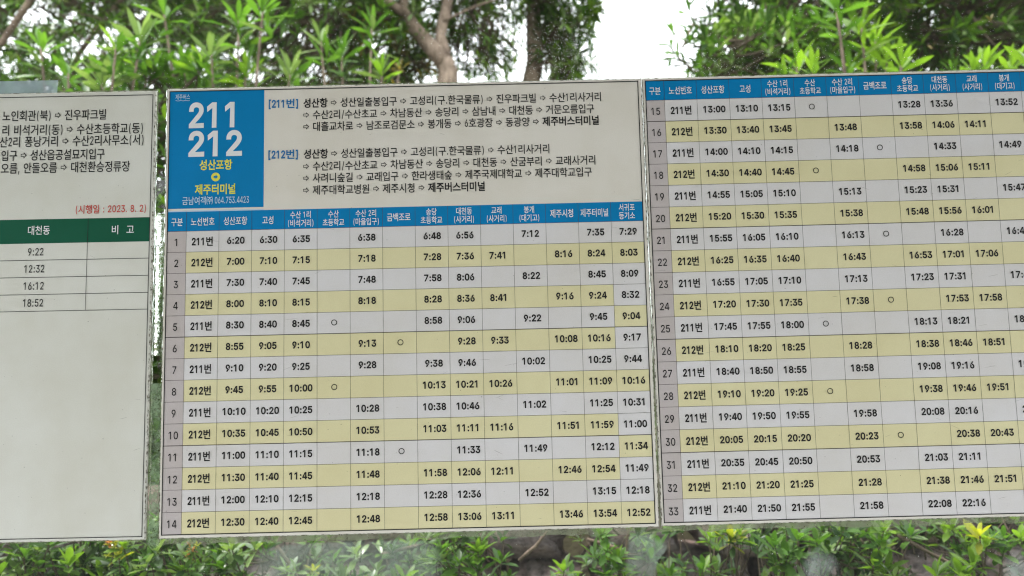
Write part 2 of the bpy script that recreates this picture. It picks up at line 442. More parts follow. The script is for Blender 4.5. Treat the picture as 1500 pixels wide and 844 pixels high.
def widen(poly, d):
    """push every edge of a closed contour outwards by d (contours run clockwise, holes the other way)"""
    poly = [q for i, q in enumerate(poly) if abs(q[0] - poly[i - 1][0]) + abs(q[1] - poly[i - 1][1]) > 5]
    n = len(poly); out = []
    for i in range(n):
        a, b, c = Vector(poly[i - 1]), Vector(poly[i]), Vector(poly[(i + 1) % n])
        u, v = (b - a).normalized(), (c - b).normalized()
        n1, n2 = Vector((-u.y, u.x)), Vector((-v.y, v.x))
        s = n1 + n2
        k = d / max(.45, 1 + n1.dot(n2)) if s.length > 1e-6 else 0
        if s.length * abs(k) > 1.5 * abs(d): k *= 1.5 * abs(d) / (s.length * abs(k))
        out.append((b.x + s.x * k, b.y + s.y * k))
    return out


def eight(d):
    """contours of the numeral 8, widened by d: two bowls merged, two holes"""
    lo, up = (226, 137, 173 + d, 144 + d), (226, 380, 154 + d, 136 + d)
    def half(e, y):
        t = (y - e[1]) / e[3]
        return e[2] * math.sqrt(1 - t * t) if abs(t) < 1 else 0
    ys = [lo[1] - lo[3] * math.cos(PI * k / 14) for k in range(1, 14)] + [up[1] - up[3] * math.cos(PI * k / 14) for k in range(1, 14)]
    ys = [y for i, y in enumerate(sorted(ys)) if i == 0 or y - sorted(ys)[i - 1] > 4]
    right = [(226 + max(half(lo, y), half(up, y)), y) for y in ys]
    out = [(226, lo[1] - lo[3])] + right + [(226, up[1] + up[3])] + [(452 - x, y) for x, y in right[::-1]]
    holes = [[(226 + a * math.cos(2 * PI * k / 24), c + b * math.sin(2 * PI * k / 24)) for k in range(24)]
             for c, a, b in ((142, 111 - d, 93 - d), (375, 93 - d, 85 - d))]
    return [out] + holes


def outline(ch, bold):
    """flat triangulated outline of one character -> (V (n,2), faces)"""
    key = (ch, bold)
    if key in OUTLINE: return OUTLINE[key]
    if ch in NUM:
        cu = bpy.data.curves.new('tmp', 'CURVE'); cu.dimensions = '2D'; cu.fill_mode = 'BOTH'
        wd = 27 if bold else 8
        for poly in (eight(wd) if ch == '8' else [widen(q, wd) for q in NUM[ch]]):
            sp = cu.splines.new('POLY'); sp.points.add(len(poly) - 1)
            for i, (x, y) in enumerate(poly): sp.points[i].co = (x / 1000, y / 1000, 0, 1)
            sp.use_cyclic_u = True
    else:
        cu = bpy.data.curves.new('tmp', 'FONT'); cu.body = ch; cu.resolution_u = 4
        cu.offset = .023 if bold else .011
    o = bpy.data.objects.new('tmp', cu); COL.objects.link(o)
    bpy.context.view_layer.update()
    me = bpy.data.meshes.new_from_object(o)
    V = np.array([v.co[:2] for v in me.vertices]).reshape(-1, 2)
    F = [tuple(p.vertices) for p in me.polygons]
    bpy.data.objects.remove(o); bpy.data.curves.remove(cu); bpy.data.meshes.remove(me)
    OUTLINE[key] = (V, F)
    return V, F


ADV = {'(': .40, ')': .40, '[': .36, ']': .36, '.': .27, ',': .27, ':': .30, '/': .44, ' ': .36, '⇨': 1.52, '*': 0}


def adv(ch, dig):
    if ch.isdigit(): return dig
    return ADV.get(ch, 1.0)


def letters(mb, s, z, h, y, x0=None, x1=None, xc=None, em=None, dig=.5, bold=False, m=0, dh=.80):
    """s fitted between x0 and x1, or centred on xc with hangul advance em; h = hangul height"""
    tot = sum(adv(c, dig) for c in s)
    if em is None: em = (x1 - x0) / tot
    if xc is not None: x0 = xc - em * tot / 2
    x = x0
    for c in s:
        a = adv(c, dig) * em
        if c == '*': bold = not bold
        elif c == '⇨':
            w, hh, t = em * .70, h * .62, h * .055
            cx = x + a / 2
            outer = [(0, .27), (.48, .27), (.48, 0), (1, .5), (.48, 1), (.48, .73), (0, .73)]
            tx, tz = t / w, t / hh
            inner = [(tx, .27 + tz), (.48 + tx, .27 + tz), (.48 + tx, 2.6 * tz), (1 - 2.1 * tx, .5), (.48 + tx, 1 - 2.6 * tz), (.48 + tx, .73 - tz), (tx, .73 - tz)]
            V = [(cx + (u - .5) * w, y, z + (v - .5) * hh) for u, v in outer + inner]
            mb.add(V, [(i, (i + 1) % 7, 7 + (i + 1) % 7, 7 + i) for i in range(7)], m)
        elif c != ' ':
            V, F = outline(c, bold)
            if c in NUM:
                sy = h * dh / .509
                sx = a / .453 if c.isdigit() else (em * .5 / .453) * 1.05
                if c.isdigit():
                    off = x + a / 2 - .2265 * sx
                else:
                    cxr = (V[:, 0].min() + V[:, 0].max()) / 2
                    off = x + a / 2 - cxr * sx
                zz = z - .2545 * sy
            else:
                sy = h / .90; sx = a / .917
                off = x; zz = z - .375 * sy
            mb.add([(off + vx * sx, y, zz + vy * sy) for vx, vy in V], F, m)
        x += a


def ring(mb, cx, cz, r, t, y, m=0, n=24):
    V = [(cx + rr * math.cos(2 * PI * i / n), y, cz + rr * math.sin(2 * PI * i / n)) for rr in (r, r - t) for i in range(n)]
    mb.add(V, [(i, (i + 1) % n, n + (i + 1) % n, n + i) for i in range(n)], m)


def disc(mb, cx, cz, r, y, m=0, n=24):
    mb.add([(cx + r * math.cos(2 * PI * i / n), y, cz + r * math.sin(2 * PI * i / n)) for i in range(n)], [tuple(range(n))], m)


# ------------------------------------------------------------------ the timetable boards
YB = 0.80            # print face of the boards; they are stuck on the room side of the glass
YG = 0.8042          # room-side face of the glass
EPS = .00016         # ink sits a hair in front of what is under it


PRINTED = ('lettering', 'route_text', 'date_text', 'departure_time', 'ruled_lines')   # ink too small to pick apart


class Board:
    def __init__(s, name, label, pivot, rot):
        s.px, s.pz = pivot
        s.root = empty(name, (s.px, YB, s.pz + EYE), label, 'timetable', None, (0, math.radians(rot), 0))
        s.root['group'] = 'timetable boards stuck on the shelter glass'

    def build(s, mb, name, mats, parent=None):
        mb.V = [(x - s.px, yy, z - s.pz) for x, yy, z in mb.V]
        o = mb.build(name, mats, parent or s.root)
        return tag(o, kind='stuff') if name in PRINTED else o

    def panel(s, x0, x1, z0, z1, mat):
        mb = MB(); r = .0009
        prof = [(0, .0030), (0, r), (r, 0)]
        rings = []
        for ins, yy in prof:
            rings.append([(x0 + ins, yy, z0 + ins), (x1 - ins, yy, z0 + ins), (x1 - ins, yy, z1 - ins), (x0 + ins, yy, z1 - ins)])
        V = [p for q in rings for p in q]
        F = []
        for k in range(2):
            for i in range(4): F.append((k * 4 + i, k * 4 + (i + 1) % 4, k * 4 + 4 + (i + 1) % 4, k * 4 + 4 + i))
        mb.add(V, F, 1); mb.add(rings[2], [(0, 1, 2, 3)], 0); mb.add(rings[0], [(3, 2, 1, 0)], 0)
        s.sheet = s.build(mb, 'sheet', [mat, M['edge']])
        # chipped, dirty rim: small irregular flakes along the edges
        mb = MB()
        for k in range(150):
            side = random.random() < .72
            if side:
                cx = random.choice((x0, x1)) ; cz = random.uniform(z0, z1); w, h = random.uniform(.0003, .0011), random.uniform(.0006, .005)
                cx += (w * .6 if cx == x0 else -w * .6)
            else:
                cx = random.uniform(x0, x1); cz = random.choice((z0, z1)); w, h = random.uniform(.001, .006), random.uniform(.0003, .0008)
                cz += (h * .6 if cz == z0 else -h * .6)
            n = 6
            mb.add([(cx + w * .5 * math.cos(2 * PI * i / n) * random.uniform(.6, 1.2), -EPS * 2.5, cz + h * .5 * math.sin(2 * PI * i / n) * random.uniform(.6, 1.2)) for i in range(n)], [tuple(range(n))])
        tag(s.build(mb, 'rim_dirt', M['grime'], s.sheet), kind='stuff')

    def marks(s, x0, x1, z0, z1, n):
        """faint specks, scuffs and short scratches on the laminate"""
        mb = MB()
        for k in range(n):
            cx, cz = random.uniform(x0, x1), random.uniform(z0, z1)
            if random.random() < .18: w, h, a = random.uniform(.004, .016), .00035, random.uniform(-.5, .5)
            else: w, h, a = random.uniform(.0005, .0016), random.uniform(.0004, .0012), 0
            P = [(w / 2 * math.cos(2 * PI * i / 7) * random.uniform(.6, 1.2), h / 2 * math.sin(2 * PI * i / 7) * random.uniform(.6, 1.2)) for i in range(7)]
            mb.add([(cx + u * math.cos(a) - v * math.sin(a), -EPS * 5.5, cz + u * math.sin(a) + v * math.cos(a)) for u, v in P], [tuple(range(7))])
        tag(s.build(mb, 'scuff_marks', M['mark'], s.sheet), kind='stuff')

    def border(s, x0, x1, z0, z1, t=.0010, lev=4):
        mb = MB(); y = -EPS * lev
        mb.rect(x0 - t / 2, x1 + t / 2, z0 - t / 2, z0 + t / 2, y); mb.rect(x0 - t / 2, x1 + t / 2, z1 - t / 2, z1 + t / 2, y)
        mb.rect(x0 - t / 2, x0 + t / 2, z0 + t / 2, z1 - t / 2, y); mb.rect(x1 - t / 2, x1 + t / 2, z0 + t / 2, z1 - t / 2, y)
        return s.build(mb, 'border_line', M['ink'])


M['grime'] = plain('grime', (.085, .070, .045), .9, .1)

HEAD = [['구분'], ['노선번호'], ['성산포항'], ['고성'], ['수산 1리', '(비석거리)'], ['수산', '초등학교'], ['수산 2리', '(마을입구)'], ['금백조로'],
        ['송당', '초등학교'], ['대천동', '(사거리)'], ['교래', '(사거리)'], ['봉개', '(대기고)'], ['제주시청'], ['제주터미널'], ['서귀포', '등기소']]
MIDDLE = """6:20 6:30 6:35 - 6:38 - 6:48 6:56 - 7:12 - 7:35 7:29
7:00 7:10 7:15 - 7:18 - 7:28 7:36 7:41 - 8:16 8:24 8:03
7:30 7:40 7:45 - 7:48 - 7:58 8:06 - 8:22 - 8:45 8:09
8:00 8:10 8:15 - 8:18 - 8:28 8:36 8:41 - 9:16 9:24 8:32
8:30 8:40 8:45 O - - 8:58 9:06 - 9:22 - 9:45 9:04
8:55 9:05 9:10 - 9:13 O - 9:28 9:33 - 10:08 10:16 9:17
9:10 9:20 9:25 - 9:28 - 9:38 9:46 - 10:02 - 10:25 9:44
9:45 9:55 10:00 O - - 10:13 10:21 10:26 - 11:01 11:09 10:16
10:10 10:20 10:25 - 10:28 - 10:38 10:46 - 11:02 - 11:25 10:31
10:35 10:45 10:50 - 10:53 - 11:03 11:11 11:16 - 11:51 11:59 11:00
11:00 11:10 11:15 - 11:18 O - 11:33 - 11:49 - 12:12 11:34
11:30 11:40 11:45 - 11:48 - 11:58 12:06 12:11 - 12:46 12:54 11:49
12:00 12:10 12:15 - 12:18 - 12:28 12:36 - 12:52 - 13:15 12:18
12:30 12:40 12:45 - 12:48 - 12:58 13:06 13:11 - 13:46 13:54 12:52"""
RIGHT = """13:00 13:10 13:15 O - - 13:28 13:36 - 13:52
13:30 13:40 13:45 - 13:48 - 13:58 14:06 14:11 -
14:00 14:10 14:15 - 14:18 O - 14:33 - 14:49
14:30 14:40 14:45 O - - 14:58 15:06 15:11 -
14:55 15:05 15:10 - 15:13 - 15:23 15:31 - 15:47
15:20 15:30 15:35 - 15:38 - 15:48 15:56 16:01 -
15:55 16:05 16:10 - 16:13 O - 16:28 - 16:44
16:25 16:35 16:40 - 16:43 - 16:53 17:01 17:06 -
16:55 17:05 17:10 - 17:13 - 17:23 17:31 - 17:47
17:20 17:30 17:35 - 17:38 O - 17:53 17:58 -
17:45 17:55 18:00 O - - 18:13 18:21 - 18:37
18:10 18:20 18:25 - 18:28 - 18:38 18:46 18:51 -
18:40 18:50 18:55 - 18:58 - 19:08 19:16 - 19:32
19:10 19:20 19:25 O - - 19:38 19:46 19:51 -
19:40 19:50 19:55 - 19:58 - 20:08 20:16 - 20:32
20:05 20:15 20:20 - 20:23 O - 20:38 20:43 -
20:35 20:45 20:50 - 20:53 - 21:03 21:11 - 21:27
21:10 21:20 21:25 - 21:28 - 21:38 21:46 21:51 -
21:40 21:50 21:55 - 21:58 - 22:08 22:16 - 22:32"""


def table(B, xs, ztop, zhead, dz, first, data, last_col_yellow):
    rows = [r.split() for r in data.split('\n')]
    n = len(rows)
    # header band, one part, its lettering a sub-part
    mb = MB()
    for k in range(len(xs) - 1): mb.rect(xs[k], xs[k + 1], zhead, ztop, -EPS)
    hd = B.build(mb, 'table_header', M['blue'])
    mb = MB()
    for k, t in enumerate(HEAD[:len(xs) - 1]):
        xc = (xs[k] + xs[k + 1]) / 2; zc = (ztop + zhead) / 2
        if len(t) == 1:
            letters(mb, t[0], zc - .0005, .0088, -EPS * 4, xc=xc, em=.00655 if len(t[0]) < 5 else .0062)
        else:
            for j in (0, 1): letters(mb, t[j], zc + (.0046, -.0046)[j], .0078, -EPS * 4, xc=xc, em=.0060, dig=.55)
    B.build(mb, 'lettering', M['white_ink'], hd)
    for r, row in enumerate(rows):
        z1 = zhead - r * dz; z0 = z1 - dz; num = first + r; even = num % 2 == 0
        mb = MB()
        mb.rect(xs[0], xs[1], z0, z1, -EPS, 2)
        for k in range(1, len(xs) - 1):
            y_ = even
            if last_col_yellow and k == len(xs) - 2: y_ = num % 3 == 2
            mb.rect(xs[k], xs[k + 1], z0, z1, -EPS, 1 if y_ else 0)
        ro = B.build(mb, 'timetable_row', [M['cell'], M['yellow'], M['index']])
        mb = MB(); zc = (z0 + z1) / 2 - .0002
        letters(mb, str(num), zc - .0004, .0098, -EPS * 4, xc=(xs[0] + xs[1]) / 2, em=.0100, dig=.56)
        letters(mb, ('212번' if even else '211번'), zc, .0099, -EPS * 4, xc=(xs[1] + xs[2]) / 2, em=.0086, dig=.60, bold=True, dh=.76)
        for k, e in enumerate(row):
            xc = (xs[k + 2] + xs[k + 3]) / 2 + .0006
            if e == 'O': ring(mb, xc, zc + .0006, .0032, .0008, -EPS * 4)
            elif e != '-': letters(mb, e, zc + .0004, .0101, -EPS * 4, xc=xc, em=.0100, dig=.56, bold=True, dh=.685)
        B.build(mb, 'lettering', M['ink'], ro)
    mb = MB(); t = .00030; y = -EPS * 2.5
    zb = zhead - n * dz
    for r in range(0, n):
        z = zhead - r * dz
        tt = .0007 if (first + r - 1) % 5 == 0 and r > 0 else .00034
        mb.rect(xs[0], xs[-1], z - tt / 2, z + tt / 2, -EPS * 3)
    for x in xs[1:-1]: mb.rect(x - t / 2, x + t / 2, zb, ztop, y)
    B.build(mb, 'ruled_lines', M['line'])


def backing(B, pts, mat='adhesive', name='backing_film'):
    """ragged old adhesive film on the glass behind a board"""
    mb = MB()
    mb.add([(x, YG - YB - .0003, z) for x, z in pts], [tuple(range(len(pts)))])
    return B.build(mb, name, M[mat])


def ragged(x0, x1, z0, z1, j=.0015, n=40):
    P = []
    for i in range(n): P.append((x0 + (x1 - x0) * i / n, z0 + random.uniform(-j, j)))
    for i in range(n // 2): P.append((x1 + random.uniform(-j, j) * .4, z0 + (z1 - z0) * i / (n // 2)))
    P += [(x1, z1), (x0, z1)]
    for i in range(n // 2): P.append((x0 + random.uniform(-j, j) * .4, z1 - (z1 - z0) * i / (n // 2)))
    return P


# middle board ---------------------------------------------------
B = Board('timetable_board', 'middle board with big white 211 and 212 on a blue block', (-.112, .060), .15)
B.panel(-.3763, .1521, -.1836, .3048, M['panel'])
xs = [-.3727] + [-.3522 + .03575 * k for k in range(14)] + [.1478]
table(B, xs, .1655, .1439, .0231, 1, MIDDLE, True)
B.border(-.3729, .1478, -.1795, .3013)
mb = MB(); mb.rect(-.3727, -.2681, .1690, .3011, -EPS); blk = B.build(mb, 'route_number_block', M['blue'])
mb = MB(); mb.rect(-.3727, -.2681, .1655, .1670, -EPS); B.build(mb, 'pale_rule', M['pale_ink'])
mb = MB()
y = -EPS * 3
letters(mb, '211', .2737, .0328, y, x0=-.3530, x1=-.2935, dig=.5, bold=True)
letters(mb, '212', .2413, .0328, y, x0=-.3530, x1=-.2905, dig=.5, bold=True)
letters(mb, '성산포항', .2173, .0112, y, x0=-.3390, x1=-.3027, bold=True, m=1)
letters(mb, '제주터미널', .1900, .0112, y, x0=-.3436, x1=-.2984, bold=True, m=1)
disc(mb, -.3209, .2036, .0049, y, 1)
ax, az = -.3209, .2036
mb.add([(ax + u * .0027, -EPS * 4.5, az + v * .0030) for u, v in ((-.8, -.35), (0, -.35), (0, -.9), (.95, 0), (0, .9), (0, .35), (-.8, .35))], [tuple(range(7))], 2)
letters(mb, '금남여객㈜ 064.753.4423', .1776, .0088, y, x0=-.3574, x1=-.2836, dig=.52, m=3)
# small operator emblem: thin stylised syllables over a wavy line
letters(mb, '제주버스', .2952, .0060, y, x0=-.3668, x1=-.3504, m=3)
wv = [(-.3665 + .0158 * i / 16, .2912 - .0006 * abs(math.sin(i * .55))) for i in range(17)]
for (xa, za), (xb, zb) in zip(wv, wv[1:]): mb.add([(xa, y, za - .00025), (xb, y, zb - .00025), (xb, y, zb + .00025), (xa, y, za + .00025)], [(0, 1, 2, 3)], 3)
B.build(mb, 'lettering', [M['white_ink'], M['yellow_ink'], M['blue'], M['pale_ink']], blk)
for s_, z, x0, x1 in (('*성산항*⇨성산일출봉입구⇨고성리(구.한국물류)⇨진우파크빌⇨수산1리사거리', .2848, -.2248, .1074),
                      ('⇨수산2리/수산초교⇨차남동산⇨송당리⇨삼남내⇨대천동⇨거문오름입구', .2713, -.2282, .0986),
                      ('⇨대흘교차로⇨남조로검문소⇨봉개동⇨6호광장⇨동광양⇨*제주버스터미널*', .2580, -.2282, .1037),
                      ('*성산항*⇨성산일출봉입구⇨고성리(구.한국물류)⇨수산1리사거리', .2270, -.2243, .0483),
                      ('⇨수산2리/수산초교⇨차남동산⇨송당리⇨대천동⇨산굼부리⇨교래사거리', .2132, -.2282, .0987),
                      ('⇨사려니숲길⇨교래입구⇨한라생태숲⇨제주국제대학교⇨제주대학교입구', .1999, -.2282, .0937),
                      ('⇨제주대학교병원⇨제주시청⇨*제주버스터미널*', .1864, -.2282, -.0242)):
    mb = MB(); letters(mb, s_, z, .0103, y, x0=x0, x1=x1, dig=.5)
    B.build(mb, 'route_text', M['ink'])
for s_, z in (('[211번]', .2848), ('[212번]', .2272)):
    mb = MB(); letters(mb, s_, z, .0103, y, x0=-.2638, x1=-.2298, dig=.5, bold=True); B.build(mb, 'route_text', M['blue_ink'])
B.marks(-.37, .145, -.175, .30, 150)
backing(B, ragged(-.3790, .1528, -.1905, .3072, .0018))

# right board ----------------------------------------------------
B = Board('timetable_board', 'right board, rows 15 to 33 under one blue header, cut by the photo edge', (.417, .060), 0.0)
B.panel(.1536, .6820, -.1836, .3042, M['panel'])
xs = [.1567] + [.1773 + .03616 * k for k in range(13)] + [.1773 + .03616 * 13, .6783]
table(B, xs, .3006, .2784, .02412, 15, RIGHT, False)
B.border(.1567, .6783, -.1799, .3007)
B.marks(.16, .60, -.175, .30, 150)
backing(B, ragged(.1526, .6830, -.1905, .3062, .0018))

# left board -----------------------------------------------------
B = Board('timetable_board', 'left board, mostly blank, with a dark green table header and red date', (-.39, .060), .36)
B.panel(-.930, -.3895, -.1835, .3040, M['panel_left'])
B.border(-.926, -.3926, -.1797, .2990, .0008)
y = -EPS * 3
for s_, z, x0, x1 in (('노인회관(북)⇨진우파크빌', .2778, -.5592, -.4432), ('리 비석거리(동)⇨수산초등학교(동)', .2615, -.5592, -.4020),
                      ('산2리 퐁낭거리⇨수산2리사무소(서)', .2483, -.5612, -.4009), ('입구⇨성산읍공설묘지입구', .2330, -.5588, -.4440),
                      ('오름, 안돌오름⇨대천환승정류장', .2186, -.5584, -.4158)):
    mb = MB(); letters(mb, s_, z, .0118, y, x0=x0, x1=x1, dig=.52); B.build(mb, 'route_text', M['ink'])
mb = MB(); letters(mb, '(시행일 : 2023. 8. 2)', .1712, .0094, y, x0=-.4748, x1=-.3965, dig=.62); B.build(mb, 'date_text', M['red_ink'])
mb = MB(); mb.rect(-.926, -.4600, .1345, .1612, -EPS); mb.rect(-.4600, -.3928, .1345, .1612, -EPS); hd = B.build(mb, 'table_header', M['green'])
mb = MB(); letters(mb, '대천동', .1490, .0098, y, x0=-.5262, x1=-.5012); letters(mb, '비', .1480, .0098, y, xc=-.4303, em=.0090); letters(mb, '고', .1480, .0098, y, xc=-.4138, em=.0090)
B.build(mb, 'lettering', M['white_ink'], hd)
zz = [.1345, .1160, .0972, .0785, .0603]
for k, t in enumerate(('9:22', '12:32', '16:12', '18:52')):
    mb = MB(); letters(mb, t, (zz[k] + zz[k + 1]) / 2, .0100, y, xc=-.5162 - .0008 * (k > 0), em=.0100, dig=.50); B.build(mb, 'departure_time', M['ink'])
mb = MB()
for z in zz[1:]: mb.rect(-.926, -.3930, z - .0003, z + .0003, -EPS * 2.5)
mb.rect(-.4603, -.4598, .0603, .1612, -EPS * 3.5)
B.build(mb, 'ruled_lines', M['ink'])
B.marks(-.60, -.395, -.175, .295, 80)
backing(B, ragged(-.936, -.3884, -.1850, .3068, .0012))
tp = ragged(-.62, -.5012, .290, .3192, .0003, 10)  # bluish translucent strip on the glass, showing above the left board
mb = MB(); mb.add([(x, YG - YB - .0012, z) for x, z in tp], [tuple(range(len(tp)))]); B.build(mb, 'tape_strip', M['tape'])


# ------------------------------------------------------------------ the setting
def sheet(name, x0, x1, y0, y1, z, mat):
    mb = MB(); mb.add([(x0, y0, z), (x1, y0, z), (x1, y1, z), (x0, y1, z)], [(0, 1, 2, 3)])
    return tag(mb.build(name, mat), kind='structure')


sheet('ground', -300, 300, -300, 300, -.14, M['soil'])
sheet('road', -300, 300, -9, -2.6, -.136, M['asphalt'])
mb = MB(); mb.box(-14, 14, -2.6, 1.05, -.30, 0); tag(mb.build('pavement', M['paving']), kind='structure')
mb = MB(); mb.box(-300, 300, -2.75, -2.604, -.30, .012); tag(mb.build('kerb', M['paving']), kind='structure')
mb = MB(); mb.box(-14, 14, 1.054, 2.30, -.30, -.02); tag(mb.build('planting_bed', M['soil']), kind='structure')

# the shelter that carries the glass
SH = empty('bus_shelter', (0, .8, 0), 'bus shelter whose back glass wall carries the three timetable boards', 'bus shelter')


def sh(mb, name, mat, parent=SH, smooth=False):
    mb.V = [(x, yy - .8, z) for x, yy, z in mb.V]
    return mb.build(name, mat, parent, smooth)


for x in (-2.95, -1.32, 1.38, 2.95):
    for yy in (.81, -1.75):
        mb = MB(); mb.box(x - .035, x + .035, yy - .035, yy + .035, 0, 2.52); sh(mb, 'post', M['metal'])
for z in (.30, 2.40):
    mb = MB(); mb.box(-1.284, 1.344, .788, .832, z - .025, z + .025); sh(mb, 'rail', M['metal'])
mb = MB(); mb.box(-3.10, 3.10, -2.30, .86, 2.522, 2.60); sh(mb, 'roof', M['roofing'])  # unseen, stretched back and sideways to shade boards and glass
mb = MB(); mb.rect(-1.284, 1.344, .326, 2.374, YG); pane = sh(mb, 'glass_pane', M['glass'])

for x0, x1, zt, zb in ((-.3868, -.3784, .165, .010), (-.3886, -.3876, .3060, -.185), (-.3776, -.3768, .3050, -.188), (.1523, .1534, .3080, .02)):
    mb = MB(); n = 90
    V = []
    for i in range(n + 1):
        z = zt + (zb - zt) * i / n
        a, b = x0 + random.uniform(-.0004, .0004), x1 + random.uniform(-.0004, .0004)
        c = (a + b) / 2 + random.uniform(-.001, .001)
        V += [(a, YG - .0004, z + EYE), (c, YG - .0012 - random.uniform(0, .0016), z + EYE), (b, YG - .0004, z + EYE)]
    F = []
    for i in range(n):
        for k in (0, 1): F.append((i * 3 + k, i * 3 + k + 1, i * 3 + 4 + k, i * 3 + 3 + k))
    mb.add(V, F); sh(mb, 'sealant_bead', M['sealant'], pane, True)

# mossy grime lying in the lower part of both gaps
for x0, x1, z0, z1 in ((.1520, .1537, -.190, .03), (-.3890, -.3770, -.190, -.02)):
    mb = MB(); P = ragged(x0, x1, z0, z1, .0008, 12); mb.add([(x, YG - .0022, z + EYE) for x, z in P], [tuple(range(len(P)))])
    sh(mb, 'gap_grime', M['gapfilm'] if x0 < 0 else M['adhesive'], pane)

# reflections in the lower glass, painted as pale film patches
def pl(px, py):
    p = at(px, py, .8); return p.x, p.z - EYE


def painted_reflection(pts, mat='smear', soft=.10):
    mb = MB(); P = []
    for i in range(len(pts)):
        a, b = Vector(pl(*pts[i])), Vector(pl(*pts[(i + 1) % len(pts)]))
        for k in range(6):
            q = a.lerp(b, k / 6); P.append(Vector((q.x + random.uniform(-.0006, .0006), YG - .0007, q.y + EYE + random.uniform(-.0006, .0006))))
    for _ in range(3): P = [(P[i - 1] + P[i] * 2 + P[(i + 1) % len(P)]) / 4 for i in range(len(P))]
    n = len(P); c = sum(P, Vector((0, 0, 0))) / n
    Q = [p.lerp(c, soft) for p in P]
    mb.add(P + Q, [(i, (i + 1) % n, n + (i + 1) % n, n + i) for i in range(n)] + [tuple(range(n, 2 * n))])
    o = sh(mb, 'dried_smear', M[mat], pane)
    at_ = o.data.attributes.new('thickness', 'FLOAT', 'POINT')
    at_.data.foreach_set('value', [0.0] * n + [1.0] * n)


painted_reflection([(352, 797), (648, 787), (652, 842), (620, 900), (380, 900)])
painted_reflection([(918, 778), (950, 776), (985, 800), (962, 826), (966, 900), (914, 900)], soft=.2)
painted_reflection([(1180, 806), (1205, 800), (1232, 815), (1240, 900), (1160, 900)], 'smear2', .5)
painted_reflection([(1470, 812), (1520, 800), (1560, 900), (1462, 900)], 'smear2', .45)

# dust and dried droplets
mb = MB()
specks = []
for _ in range(1500): specks.append((random.uniform(-60, 1560), random.uniform(-60, 125)))
for cx, cy, sx, sy, n in ((800, 90, 60, 30, 900), (835, 80, 22, 28, 700), (1080, 95, 60, 18, 600), (700, 60, 120, 60, 400), (850, 40, 60, 40, 300), (1250, 60, 120, 50, 500), (400, 70, 150, 50, 250)):
    for _ in range(n): specks.append((random.gauss(cx, sx), random.gauss(cy, sy)))
for _ in range(500): specks.append((random.uniform(-60, 1560), random.uniform(112, 128)))
for _ in range(300): specks.append((random.uniform(-60, 1560), random.uniform(780, 890)))
for px, py in specks:
    x, z = pl(px, py); r = .00015 + .00040 * random.random() ** 3
    mb.add([(x + r * math.cos(PI * i / 3 + .3), YG - .0005, z + EYE + r * math.sin(PI * i / 3 + .3)) for i in range(6)], [tuple(range(6))])
tag(sh(mb, 'dust_specks', M['dust'], pane), kind='stuff')


# ------------------------------------------------------------------ dry stone wall
def stone_mesh(seed):
    rr = np.random.default_rng(seed)
    g = [-1, -.5, .5, 1]
    V = []; idx = {}
    F = []
    def vid(p):
        k = tuple(np.round(p, 3))
        if k not in idx: idx[k] = len(V); V.append(p)
        return idx[k]
    for ax in range(3):
        for sgn in (-1, 1):
            for i in range(3):
                for j in range(3):
                    q = []
                    for (a, b) in ((g[i], g[j]), (g[i + 1], g[j]), (g[i + 1], g[j + 1]), (g[i], g[j + 1])):
                        p = [0, 0, 0]; p[ax] = sgn; p[(ax + 1) % 3] = a; p[(ax + 2) % 3] = b; q.append(vid(p))
                    F.append(tuple(q if sgn > 0 else q[::-1]))
    V = np.array(V, float)
    nrm = np.linalg.norm(V, axis=1, keepdims=True)
    V = V * (1 - .38 * (nrm - 1) / .732)
    V *= .5
    V += rr.normal(0, .055, V.shape)
    return fast_mesh('stone', V, F, [M['stone']], smooth=False)


WALL = empty('stone_wall', (0, 1.80, -.02), 'dry grey basalt stone wall showing between the shrubs below the boards', 'stone wall')
SM = [stone_mesh(20 + k) for k in range(10)]
z = 0.0; row = 0; nst = 0
while z < 1.16:
    h = random.uniform(.115, .165)
    x = -2.1 + random.uniform(0, .1)
    while x < 2.2 and nst < 300:
        w = random.uniform(.13, .27)
        o = link('stone', random.choice(SM), WALL)
        o.location = (x + w / 2, random.uniform(-.03, .03), z + h / 2 + random.uniform(-.012, .012))
        o.scale = (w * .98, .26, h * 1.0)
        o.rotation_euler = (random.uniform(-.15, .15), random.choice((0, PI)) + random.uniform(-.12, .12), random.uniform(-.15, .15))
        x += w; nst += 1
    z += h; row += 1
mb = MB(); mb.box(-2.1, 2.2, .10, .30, 0, 1.10); mb.build('wall_core', M['soil'], WALL)

# ------------------------------------------------------------------ leaves
def leaf_variant(seed, wide):
    rr = np.random.default_rng(seed)
    if wide: st = [(0, .03), (.2, .10), (.5, .175), (.8, .13), (1, .0)]
    else: st = [(0, .018), (.25, .066), (.58, .110), (.82, .072), (1, .0)]
    droop = rr.uniform(.05, .25); fold = rr.uniform(.15, .4); bend = rr.uniform(-.06, .06)
    V = []; F = []
    for t, w in st:
        x = bend * t * t; zc = -droop * t * t
        if w == 0: V.append((x, t, zc))
        else: V += [(x - w, t, zc + fold * w), (x, t, zc), (x + w, t, zc + fold * w)]
    for i in range(3):
        b = i * 3
        F += [(b, b + 1, b + 4), (b, b + 4, b + 3), (b + 1, b + 2, b + 5), (b + 1, b + 5, b + 4)]
    F += [(9, 10, 12), (10, 11, 12)]
    return np.array(V), np.array(F)


LV = {False: [leaf_variant(s, False) for s in range(4)], True: [leaf_variant(s + 9, True) for s in range(4)]}
LMESH = {}


def leaf_mesh(wide, v, tone):
    k = (wide, v, tone)
    if k not in LMESH:
        V, F = LV[wide][v]; LMESH[k] = fast_mesh('leaf', V, F, [TONES[tone]], smooth=True)
    return LMESH[k]


